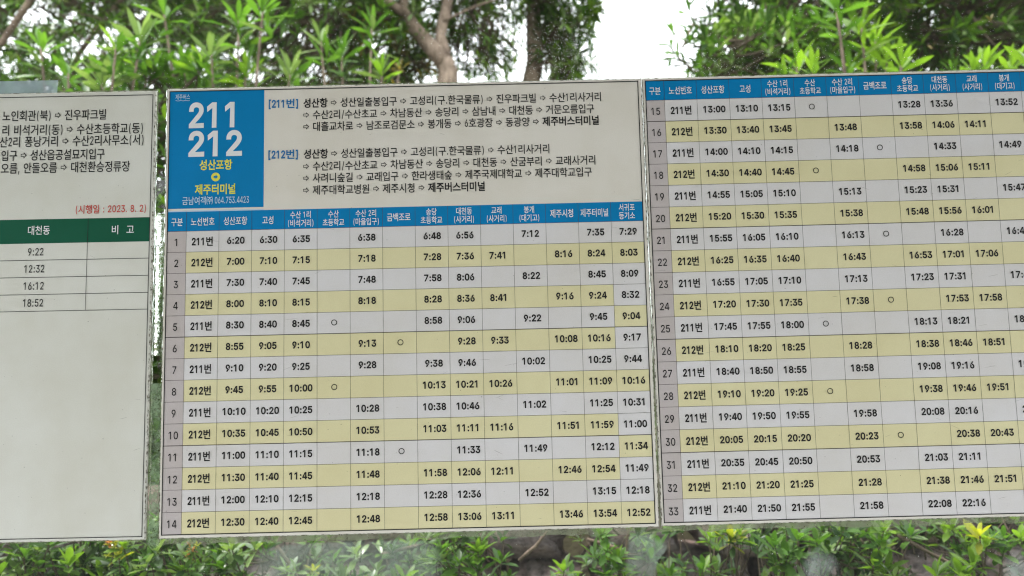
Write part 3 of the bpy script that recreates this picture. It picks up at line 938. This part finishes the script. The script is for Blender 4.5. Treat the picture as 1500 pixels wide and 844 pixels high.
def frame_of(d, roll=None):
    """rotation whose +Y is d; leaf upper face (+Z) turned towards the sky"""
    d = Vector(d).normalized(); up = Vector((0, 0, 1))
    x = d.cross(up)
    if x.length < .08: x = Vector((1, 0, 0)).cross(d)
    x.normalize(); zz = x.cross(d)
    m = Matrix((x, d, zz)).transposed()
    if roll: m = Matrix.Rotation(roll, 3, d) @ m
    return m


class Plant:
    def __init__(s, name, label, cat, base, group, wide=False):
        s.root = empty(name, base, label, cat, group); s.base = Vector(base); s.wide = wide
        s.dense = 1.0 if wide else 2.0; s.leaves = []; s.twigs = MB(); s.limbs = []

    def rosette(s, p, axis, L, tone, n=8, spread=(.55, 1.25), tonemix=.2, twig=None):
        axis = Vector(axis).normalized(); a = axis.orthogonal().normalized(); b = axis.cross(a)
        ph = random.uniform(0, 6.28)
        for i in range(n):
            th = ph + i * 2.4 + random.uniform(-.25, .25)
            el = spread[0] + (spread[1] - spread[0]) * (i / max(1, n - 1)) + random.uniform(-.12, .12)
            d = axis * math.cos(el) + (a * math.cos(th) + b * math.sin(th)) * math.sin(el)
            t = tone if random.random() > tonemix else random.choice((DARK, MID, MID, PALE, FRESH))
            sc = L * random.uniform(.7, 1.12) * (.75 + .25 * i / n)
            pos = Vector(p) - axis * (.30 * L * i / n) + d * .02 * L
            s.leaves.append((pos, frame_of(d, random.uniform(-.5, .5)), sc, random.randrange(4), t))
        if twig is not None:
            q = Vector(twig); mid = (Vector(p) + q) / 2 + Vector((random.uniform(-.02, .02), random.uniform(-.02, .02), -.01))
            s.twigs.tube([q, mid, Vector(p)], [.0045 * L / .08, .0032 * L / .08, .0018 * L / .08], 5)

    def limb(s, pts, radii, n=10, name='limb', wob=.12):
        # finer, slightly crooked path
        P = []; R = []
        for i in range(len(pts) - 1):
            a, b = Vector(pts[i]), Vector(pts[i + 1]); k = max(2, int((b - a).length / .09))
            for j in range(k):
                t = j / k; w = min(radii[i], radii[i + 1]) * .35
                P.append(a.lerp(b, t) + Vector((random.uniform(-w, w), random.uniform(-w, w), 0)) * (0 if j == 0 else 1)); R.append(radii[i] * (1 - t) + radii[i + 1] * t)
        P.append(Vector(pts[-1])); R.append(radii[-1])
        mb = MB(); mb.tube([p - s.base for p in P], R, n, wob=wob)
        mb.build(name, M['bark'], s.root, smooth=True)
        s.limbs += P

    def nearest(s, p):
        if not s.limbs: return None
        return min(s.limbs, key=lambda q: (q - p).length_squared)

    def fill(s, c, r, n, L, tones, up=.6, nleaf=(6, 10), tw=True, gate=None):
        """rosettes through an ellipsoid"""
        c = Vector(c)
        for _ in range(int(n * s.dense)):
            while True:
                v = Vector((random.uniform(-1, 1), random.uniform(-1, 1), random.uniform(-1, 1)))
                if v.length <= 1: break
            p = c + Vector((v.x * r[0], v.y * r[1], v.z * r[2]))
            if gate and not gate(p): continue
            ax = Vector((v.x * .8, v.y * .8 - .15, v.z * .4 + up)) + Vector((random.gauss(0, .35), random.gauss(0, .35), random.gauss(0, .25)))
            q = s.nearest(p)
            tp = None
            if tw:
                tp = p - ax.normalized() * L * 2.2
                if q is not None and (q - p).length < .9: tp = tp.lerp(q, .45)
            s.rosette(p, ax, L * random.uniform(.8, 1.15), random.choice(tones), random.randint(*nleaf), twig=tp)

    def finish(s, maxparts=300):
        cand = []
        for i, (p, m, sc, v, t) in enumerate(s.leaves):
            q = to_px(p + m.col[1] * sc * .5)
            if q and -5 < q[0] < 1505 and (-5 < q[1] < 135 or 765 < q[1] < 850):
                size = 1083 * sc / q[2]
                if size >= 14: cand.append((q[2], size, i, int(q[0] // 9), int(q[1] // 9)))
        cand.sort()
        seen = {}; chosen = []
        for dd, size, i, gx, gy in cand:
            k = (gx, gy)
            if GRID.get(k, 0) < 2:
                GRID[k] = GRID.get(k, 0) + 1; chosen.append(i)
            if len(chosen) >= maxparts: break
        ch = set(chosen)
        for i in chosen:
            p, m, sc, v, t = s.leaves[i]
            o = link('leaf', leaf_mesh(s.wide, v, t), s.root)
            mm = m.to_4x4() @ Matrix.Scale(sc, 4); mm.translation = p - s.base
            o.matrix_local = mm
        rest = [l for i, l in enumerate(s.leaves) if i not in ch]
        if rest:
            VV = []; FF = []; MI = []; b = 0
            for v in range(4):
                g = [l for l in rest if l[3] == v]
                if not g: continue
                V, F = LV[s.wide][v]
                R = np.array([[list(r) for r in l[1]] for l in g]); S = np.array([l[2] for l in g]); P = np.array([list(l[0] - s.base) for l in g])
                W = np.einsum('nij,kj->nki', R, V) * S[:, None, None] + P[:, None, :]
                VV.append(W.reshape(-1, 3)); nf = len(F)
                FF.append((F[None] + (b + np.arange(len(g)) * len(V))[:, None, None]).reshape(-1, 3))
                MI.append(np.repeat([l[4] for l in g], nf)); b += len(g) * len(V)
            me = fast_mesh('foliage', np.concatenate(VV), np.concatenate(FF), TONES, np.concatenate(MI), True)
            tag(link('foliage', me, s.root), kind='stuff')
        if s.twigs.V:
            s.twigs.V = [tuple(Vector(v) - s.base) for v in s.twigs.V]
            tag(s.twigs.build('twigs', M['twig'], s.root), kind='stuff')


GRID = {}

# ------------------------------------------------------------------ trees behind the wall
TG = 'broadleaf trees behind the stone wall'


def gp(x, y): return (x, y, -.14)


# near bright hedge shoots that rise just above the boards' top edge
def shoots(name, label, D, spots, L, tones, base_px, n_extra=40, rx=.35):
    b = at(base_px, 400, D)
    s = Plant(name, label, 'shrub', gp(b.x, b.y), 'leafy shoots just above the boards')
    s.limb([gp(b.x, b.y), (b.x + .04, b.y, .8), (b.x - .02, b.y, 1.55)], [.022, .016, .008], 7, 'stem')
    for px, py, k, tone in spots:
        p = at(px, py, D + random.uniform(-.12, .12))
        st = Vector((b.x, b.y, 1.3)).lerp(p, .55)
        s.limb([Vector((b.x, b.y, 1.25)), st, p], [.009, .006, .003], 5, 'stem')
        s.rosette(p, (random.uniform(-.3, .3), -.25, 1), L * k, tone, random.randint(9, 13), (.25, 1.35), .12)
        s.rosette(p - Vector((random.uniform(-.02, .02), 0, L * .6)), (random.uniform(-.5, .5), -.3, 1), L * k, random.choice((MID, tone)), 6, (.6, 1.4), .25)
    s.fill((b.x, b.y + .05, 1.68), (rx, .22, .20), n_extra, L, tones, .9)
    s.fill((b.x, b.y + .05, 1.25), (rx, .25, .35), n_extra, L, tones, .9)
    if base_px == 120:                      # this one reaches across behind the gap between the boards
        s.fill(at(240, 200, D + .15), (.26, .2, .26), 60, L, [MID, DARK, MID, FRESH], .6)
        s.fill(at(235, 480, D + .05), (.20, .2, .40), 60, L, [MID, DARK, MID, FRESH], .6)
    s.finish()
    return s


shoots('laurel_shrub', 'green narrow-leaved shoots above the right half of the left board', 2.0,
       [(100, 108, 1.1, MID), (150, 122, 1.2, PALE), (205, 60, 1.15, PALE), (170, 70, .9, MID), (60, 70, 1, MID), (215, 112, .9, MID)], .10, [MID, MID, DARK, FRESH], 120)
shoots('laurel_shrub', 'green upright shoots above the blue route number block', 2.1,
       [(270, 105, 1.1, MID), (310, 80, 1, PALE), (360, 104, 1.15, FRESH), (425, 110, 1.1, PALE), (350, 30, 1.1, MID), (385, 15, 1, MID), (240, 20, 1, MID)], .10, [MID, DARK, MID, FRESH], 330)
shoots('laurel_shrub', 'dark green shoots left of the forked trunk', 2.3,
       [(500, 80, 1.1, MID), (545, 40, 1, MID), (560, 105, 1, FRESH), (470, 60, 1.1, PALE), (585, 100, .5, OLIVE)], .10, [MID, DARK, DARK, PALE], 520)
shoots('laurel_shrub', 'bright yellow-green rosette standing by itself above the header of the right board', 1.75,
       [(1168, 98, 1.05, FRESH), (1192, 104, .8, FRESH), (1150, 112, .7, FRESH)], .088, [MID, DARK, MID, FRESH], 1160, 16, .16)
shoots('laurel_shrub', 'tall bright green shoots high above the right board', 1.85,
       [(1282, 62, 1.25, FRESH), (1262, 38, 1.1, FRESH), (1298, 90, 1.15, FRESH), (1245, 100, .9, MID), (1320, 96, .9, FRESH), (1225, 8, 1.1, MID)], .10, [MID, MID, FRESH], 1290, 20, .18)
shoots('laurel_shrub', 'bright leaf rosettes at the far right above the right board', 1.75,
       [(1442, 96, .95, FRESH), (1425, 106, .8, FRESH), (1482, 98, .95, FRESH), (1510, 90, 1, FRESH), (1395, 108, .7, MID)], .088, [MID, DARK, FRESH], 1460, 24, .20)

# left tree
t = Plant('broadleaf_tree', 'dense dark tree at the far left with a slanting dark branch', 'tree', gp(-1.75, 3.3), TG)
t.limb([gp(-1.75, 3.3), (-1.7, 3.3, 1.1), (-1.55, 3.2, 2.0)], [.11, .09, .07], 12, 'trunk')
t.limb([(-1.7, 3.3, 1.5), at(-40, 130, 2.9), at(0, 66, 2.9), at(30, 22, 2.85), at(60, -25, 2.8), at(110, -120, 2.8)], [.03, .014, .013, .013, .012, .010])
t.limb([(-1.6, 3.2, 1.9), at(-220, 60, 3.2), at(-230, -120, 3.2)], [.05, .04, .03])
t.limb([(-1.6, 3.2, 1.9), at(90, 150, 3.3), at(115, 80, 3.3), at(160, 20, 3.3), at(230, -60, 3.2)], [.03, .016, .012, .010, .008])
hole = [(52, 25, 20, 14), (138, 72, 26, 13), (165, 48, 16, 6), (208, 25, 8, 12), (65, 80, 16, 6), (265, 85, 12, 8), (635, 55, 10, 20)]


def keep(p):
    q = to_px(p)
    if not q: return True
    for hx, hy, a, b in HOLES:
        if ((q[0] - hx) / a) ** 2 + ((q[1] - hy) / b) ** 2 < 1: return False
    return True


# breaks in the canopy where the sky comes through, as directions from the pavement
HOLES = [(55, 22, 24, 15), (140, 72, 22, 14), (212, 28, 11, 15), (165, 46, 20, 8), (268, 85, 10, 9), (372, 32, 9, 9), (458, 22, 12, 14), (456, 66, 12, 10), (462, 96, 12, 8),
         (550, 74, 14, 18), (628, 16, 12, 14), (673, 84, 14, 20), (742, 12, 24, 8), (738, 44, 10, 20), (760, 84, 11, 30), (712, 114, 34, 8), (945, 60, 78, 90), (915, 5, 40, 60),
         (985, 30, 32, 50), (975, 95, 40, 30), (1075, 70, 18, 16), (1180, 10, 20, 18), (1240, 42, 14, 14), (1395, 12, 14, 12)]
t.fill(at(80, -20, 3.3), (.95, .7, .62), 520, .072, [DARK, DARK, MID, MID, PALE], .2, gate=keep)
t.fill(at(250, -90, 3.4), (.8, .6, .5), 260, .075, [DARK, MID, FRESH], .2, gate=keep)
t.finish()

# forked tree
t = Plant('broadleaf_tree', 'tree with a pale forked trunk above the route list', 'tree', gp(-.22, 3.0), TG)
t.limb([gp(-.22, 3.0), (-.26, 3.0, 1.2), (-.27, 3.0, 2.2), at(655, 118, 3.0), at(650, 88, 3.0)], [.09, .07, .050, .043, .040], 14, 'trunk')
t.limb([at(650, 92, 3.0), at(628, 66, 3.0), at(606, 40, 2.98), at(592, 16, 2.95), at(588, -40, 2.9), at(560, -160, 2.9)], [.038, .034, .029, .018, .016, .013])
t.limb([at(649, 92, 3.0), at(645, 55, 3.02), at(652, 20, 3.04), at(660, -30, 3.1), at(690, -150, 3.1)], [.034, .024, .023, .022, .018])
t.limb([at(592, 20, 2.95), at(540, -20, 2.9), at(470, -90, 2.9)], [.02, .014, .009])
t.limb([at(650, 30, 3.0), at(700, 8, 3.05), at(755, -10, 3.0), at(790, -60, 3.0)], [.006, .005, .004, .003])
t.fill(at(450, -10, 3.1), (.62, .5, .55), 430, .075, [DARK, MID, MID, PALE], .2, gate=keep)
t.fill(at(650, -60, 3.4), (.6, .5, .42), 190, .07, [MID, FRESH, DARK], .1, gate=keep)
t.fill(at(690, 60, 3.6), (.42, .4, .30), 105, .062, [MID, DARK, FRESH, MID], .1, (5, 7), gate=keep)
t.fill(at(560, 80, 3.2), (.28, .35, .20), 90, .075, [MID, DARK, OLIVE], .3, gate=keep)
t.fill(at(715, 40, 3.3), (.21, .3, .28), 75, .062, [MID, FRESH, DARK], -.2, (5, 7))
t.finish()

# thick trunk
t = Plant('broadleaf_tree', 'tree with two thick brown trunks left of the open sky', 'tree', gp(.20, 3.4), TG)
t.limb([gp(.16, 3.4), (.14, 3.4, 1.3), at(777, 125, 3.4), at(783, 60, 3.4), at(782, 10, 3.4), at(786, -120, 3.4)], [.085, .07, .044, .040, .036, .03], 14, 'trunk')
t.limb([gp(.30, 3.5), (.31, 3.5, 1.3), at(822, 125, 3.5), at(815, 70, 3.5), at(806, 25, 3.5), at(800, -80, 3.5)], [.10, .085, .062, .052, .038, .03], 14, 'trunk')
t.limb([at(812, 60, 3.5), at(850, 30, 3.5), at(890, -40, 3.5)], [.018, .012, .008])
t.limb([at(786, -90, 3.4), at(880, -60, 3.3), at(960, -30, 3.2)], [.018, .012, .006])
t.fill(at(835, 55, 3.3), (.17, .25, .24), 50, .08, [MID, FRESH, PALE, DARK], .2, (5, 8), gate=keep)
t.fill(at(828, -10, 3.3), (.25, .3, .2), 66, .08, [MID, FRESH, DARK], .2, gate=keep)
t.fill(at(835, 105, 3.35), (.15, .2, .08), 12, .07, [FRESH, MID], .2, gate=keep)
t.fill(at(820, -150, 3.3), (.7, .5, .38), 200, .085, [MID, FRESH, DARK], .2, gate=keep)
for px, py in ((893, 44), (890, 62), (896, 66), (898, 8)): t.rosette(at(px, py, 3.3), (.2, -.1, -.3), .05, MID, 4, (.9, 1.5), 0)
t.finish()

# right-hand trees
t = Plant('broadleaf_tree', 'dense tree right of the open sky, its leafy sprigs reaching into it', 'tree', gp(1.35, 3.0), TG)
t.limb([gp(1.35, 3.0), (1.3, 3.0, 1.2), at(1150, 60, 3.0), at(1160, -80, 3.0)], [.10, .085, .05, .04], 12, 'trunk')
t.limb([at(1150, 90, 3.0), at(1060, 60, 2.7), at(1015, 35, 2.6), at(1000, 70, 2.5)], [.025, .012, .006, .004])
t.limb([at(1155, -20, 3.0), at(1060, -30, 2.8), at(1010, -10, 2.7)], [.025, .012, .006])
t.fill(at(1160, 20, 2.9), (.46, .5, .50), 250, .085, [MID, DARK, DARK, FRESH, MID], .25, gate=keep)
t.fill(at(1100, 100, 2.7), (.30, .4, .16), 130, .08, [DARK, MID, MID, PALE], .3, gate=keep)
t.fill(at(1120, -160, 3.0), (.7, .5, .35), 200, .085, [MID, FRESH, DARK], .2, gate=keep)
for px, py, a in ((985, 48, (-.2, 0, 1)), (978, 66, (-1, 0, .6)), (976, 84, (-1, 0, -.1)), (990, 80, (-.6, -.2, .5)), (1000, 92, (-.6, 0, .3)), (1005, 20, (-1, 0, .2)), (1012, 42, (-.8, 0, .5)), (1008, 60, (-.4, 0, 1))):
    t.rosette(at(px, py, 2.5), a, .070, random.choice((MID, DARK)), 7, (.3, 1.1), 0, twig=at(px + 20, py + 12, 2.52))
t.finish()
t = Plant('broadleaf_tree', 'dense dark tree at the far right edge', 'tree', gp(1.95, 3.1), TG)
t.limb([gp(1.95, 3.1), (1.9, 3.1, 1.2), at(1400, 60, 3.1), at(1390, -90, 3.1)], [.11, .09, .05, .04], 12, 'trunk')
t.limb([at(1400, 90, 3.1), at(1330, 20, 2.9), at(1260, -40, 2.8)], [.03, .02, .01])
t.fill(at(1400, 30, 2.9), (.52, .55, .48), 300, .085, [DARK, DARK, MID, MID, DARK, FRESH], .25, gate=keep)
t.fill(at(1560, -40, 3.1), (.6, .5, .6), 260, .085, [MID, FRESH, DARK], .2, gate=keep)
t.fill(at(1400, -170, 3.0), (.7, .5, .35), 180, .085, [MID, FRESH, DARK], .2, gate=keep)
for px, py in ((1452, 30), (1366, 70)): t.rosette(at(px, py, 2.2), (0, -.2, 1), .03, OLIVE, 2, (.2, .8), 0)
t.finish()

# far wood closing the view behind the trees
far = Plant('far_wood', 'dark green wood closing the view behind the nearer trees', 'wood', gp(0, 8), None, wide=True)
far.root['kind'] = 'stuff'; far.dense = 2.3
for c, r, n in ((at(60, 60, 7.5), (2.6, .8, 1.3), 950), (at(390, 60, 7.5), (1.7, .8, 1.25), 800), (at(-300, 60, 7.5), (2.4, .8, 1.6), 260),
                (at(1230, 60, 7.0), (1.25, .8, 1.3), 600), (at(1450, 40, 7.0), (1.4, .8, 1.5), 800), (at(1900, 60, 7.0), (2.4, .8, 1.6), 260),
                (Vector((0, 7.5, 1.2)), (9, 1, 1.9), 1500)):
    far.fill(c, r, n, .15, [DARK, DARK, MID, DARK, MID], .2, tw=False, gate=keep)
# small breaks between the far crowns where sky glints through
GAPS = [(random.uniform(0, 600), random.uniform(-5, 125), random.uniform(2.5, 6)) for _ in range(150)]
GAPS += [(random.uniform(1010, 1500), random.uniform(-5, 115), random.uniform(3, 7)) for _ in range(110)]
cells = {}
for gx, gy, gr in GAPS:
    for i in range(int((gx - 14) // 20), int((gx + 14) // 20) + 1):
        for j in range(int((gy - 14) // 20), int((gy + 14) // 20) + 1): cells.setdefault((i, j), []).append((gx, gy, gr))


def clear(lf):
    p, m, sc = lf[0], lf[1], lf[2]
    for t in (0, .35, .7, 1):
        q = to_px(p + m.col[1] * sc * t)
        if q:
            for gx, gy, gr in cells.get((int(q[0] // 20), int(q[1] // 20)), ()):
                if (q[0] - gx) ** 2 + (q[1] - gy) ** 2 < (gr + 2) ** 2: return False
    return True


far.leaves = [lf for lf in far.leaves if clear(lf)]
far.finish(0)

# ------------------------------------------------------------------ shrubs in front of the wall
SG = 'low shrubs growing along the stone wall'


def shrub(label, px, D, w, n, tones, L=.037, extra=(), top=1.20, depth=.16, stems=()):
    b = at(px, 800, D)
    s = Plant('low_shrub', label, 'shrub', (b.x, b.y, -.02), SG, wide=True)
    for k in range(4):
        x = b.x + random.uniform(-w, w) * .7; y = b.y + random.uniform(-.08, .08)
        s.limb([(b.x + random.uniform(-.04, .04), b.y, -.02), ((b.x + x) / 2, y, .5), (x, y, .98)], [.010, .007, .004], 6, 'stem')
    for pts in stems: s.limb([at(*q) for q in pts], [.0032] * (len(pts) - 1) + [.0018], 6, 'stem')
    s.fill((b.x, b.y, 1.08), (w, depth, .16), int(n * 2.0), L, tones, 1.0, (6, 10), gate=lambda p: keep_low(p))
    s.fill((b.x, b.y + .05, .62), (w * .9, depth, .33), n // 2, L, tones, 1.0, (6, 9))
    for qx, qy, k, tone in extra:
        p = at(qx, qy, D - .10); s.rosette(p, (random.uniform(-.3, .3), -.6, 1), .042 * k, tone, 9, (.3, 1.3), .1, twig=p - Vector((0, -.03, .1)))
    s.finish()


# openings through which the stones show
LOWH = [(560, 835, 40, 22), (440, 815, 26, 18), (775, 820, 76, 30), (860, 790, 22, 14), (1000, 800, 40, 18), (1085, 830, 42, 34), (1030, 782, 60, 10), (1190, 835, 40, 22), (1340, 815, 60, 26),
        (1480, 840, 50, 26), (390, 838, 34, 14), (945, 822, 36, 20), (190, 790, 34, 8), (1455, 775, 40, 8)]


def keep_low(p):
    q = to_px(p)
    if not q: return True
    for hx, hy, a, b in LOWH:
        if ((q[0] - hx) / a) ** 2 + ((q[1] - hy) / b) ** 2 < 1: return random.random() < .06
    return True


shrub('dark leafy shrub below the far left of the left board', 40, 1.36, .20, 100, [MID, DARK, FRESH, PALE], L=.043, extra=[(35, 815, 1, MID), (55, 830, .9, FRESH)])
shrub('shrub with a bright yellow-green tip below the corner of the left board', 150, 1.34, .17, 100, [MID, DARK, PALE, FRESH], L=.041,
      extra=[(174, 815, .8, YEL), (181, 802, .85, FRESH), (168, 800, .6, YEL), (100, 828, 1.2, FRESH), (160, 794, .35, RUST)])
shrub('shrub with rusty young shoots below the corner of the middle board', 275, 1.34, .16, 95, [MID, MID, DARK, PALE],
      extra=[(278, 797, .26, RUST), (281, 806, .28, RUST), (277, 815, .26, RUST), (288, 799, .24, YEL), (262, 836, 1, FRESH), (230, 808, 1, PALE)])
shrub('pale green shrub seen through the smeared patch of glass', 440, 1.36, .20, 56, [PALE, MID, PALE], L=.037,
      extra=[(340, 806, 1, PALE), (460, 836, .6, YEL), (520, 812, .9, PALE), (420, 838, .9, PALE)],
      stems=[[(560, 812, 1.34), (610, 800, 1.34), (640, 786, 1.34)], [(405, 800, 1.34), (420, 820, 1.34), (440, 850, 1.34)]])
shrub('dense mid green shrub below the middle of the middle board', 660, 1.32, .13, 74, [MID, DARK, FRESH, PALE],
      extra=[(700, 808, 1, FRESH), (672, 826, 1, MID), (735, 822, .8, MID), (700, 836, 1, MID), (640, 820, 1, PALE)],
      stems=[[(760, 822, 1.34), (785, 800, 1.34), (802, 778, 1.34)]])
shrub('thin shrub with bare twigs left of the gap between the boards', 890, 1.34, .12, 46, [MID, DARK, FRESH, PALE],
      extra=[(905, 818, 1, FRESH), (880, 785, .9, MID), (905, 835, 1, MID), (826, 836, .9, FRESH)],
      stems=[[(905, 850, 1.36), (918, 800, 1.36), (922, 770, 1.36)], [(860, 790, 1.34), (900, 802, 1.34), (925, 812, 1.34)]])
shrub('small shrub below the lower left corner of the right board', 1050, 1.34, .15, 42, [MID, DARK, PALE, FRESH],
      extra=[(1040, 788, .9, FRESH), (1085, 785, 1, FRESH), (1070, 792, 1, YEL), (1030, 835, 1, MID), (1050, 838, 1, PALE)])
shrub('dark shrub below the middle of the right board', 1180, 1.34, .15, 78, [DARK, DARK, MID, PALE],
      extra=[(1135, 800, 1.2, MID), (1170, 790, 1.1, MID), (1155, 815, 1, MID)])
shrub('shrub with a long bare diagonal twig below the right board', 1300, 1.30, .16, 58, [MID, DARK, FRESH, PALE],
      extra=[(1295, 778, 1, FRESH), (1290, 800, 1.1, MID), (1335, 785, 1, MID), (1280, 828, 1.1, FRESH), (1300, 836, 1, FRESH), (1375, 842, 1, FRESH)],
      stems=[[(1300, 776, 1.28), (1340, 798, 1.28), (1385, 822, 1.28), (1420, 838, 1.28)]])
shrub('shrub with fresh yellowish tips below the right end of the right board', 1440, 1.30, .17, 74, [MID, FRESH, MID, DARK],
      extra=[(1435, 785, .9, YEL), (1445, 800, 1.1, FRESH), (1425, 828, 1.1, FRESH), (1410, 842, 1, FRESH), (1495, 790, 1, FRESH), (1470, 808, .9, MID)],
      stems=[[(1462, 800, 1.32), (1466, 830, 1.32), (1470, 870, 1.32)]])

# unseen wood added behind the viewer to cut glass reflections and board light
ow = Plant('roadside_wood', 'dark wood across the road', 'wood', (0, -13, -.14), None)
ow.root['kind'] = 'stuff'; ow.dense = 1
ow.fill((0, -13, 2.6), (22, 1.5, 3.4), 2600, .55, [DARK, MID, DARK], .3, tw=False)
ow.finish(0)
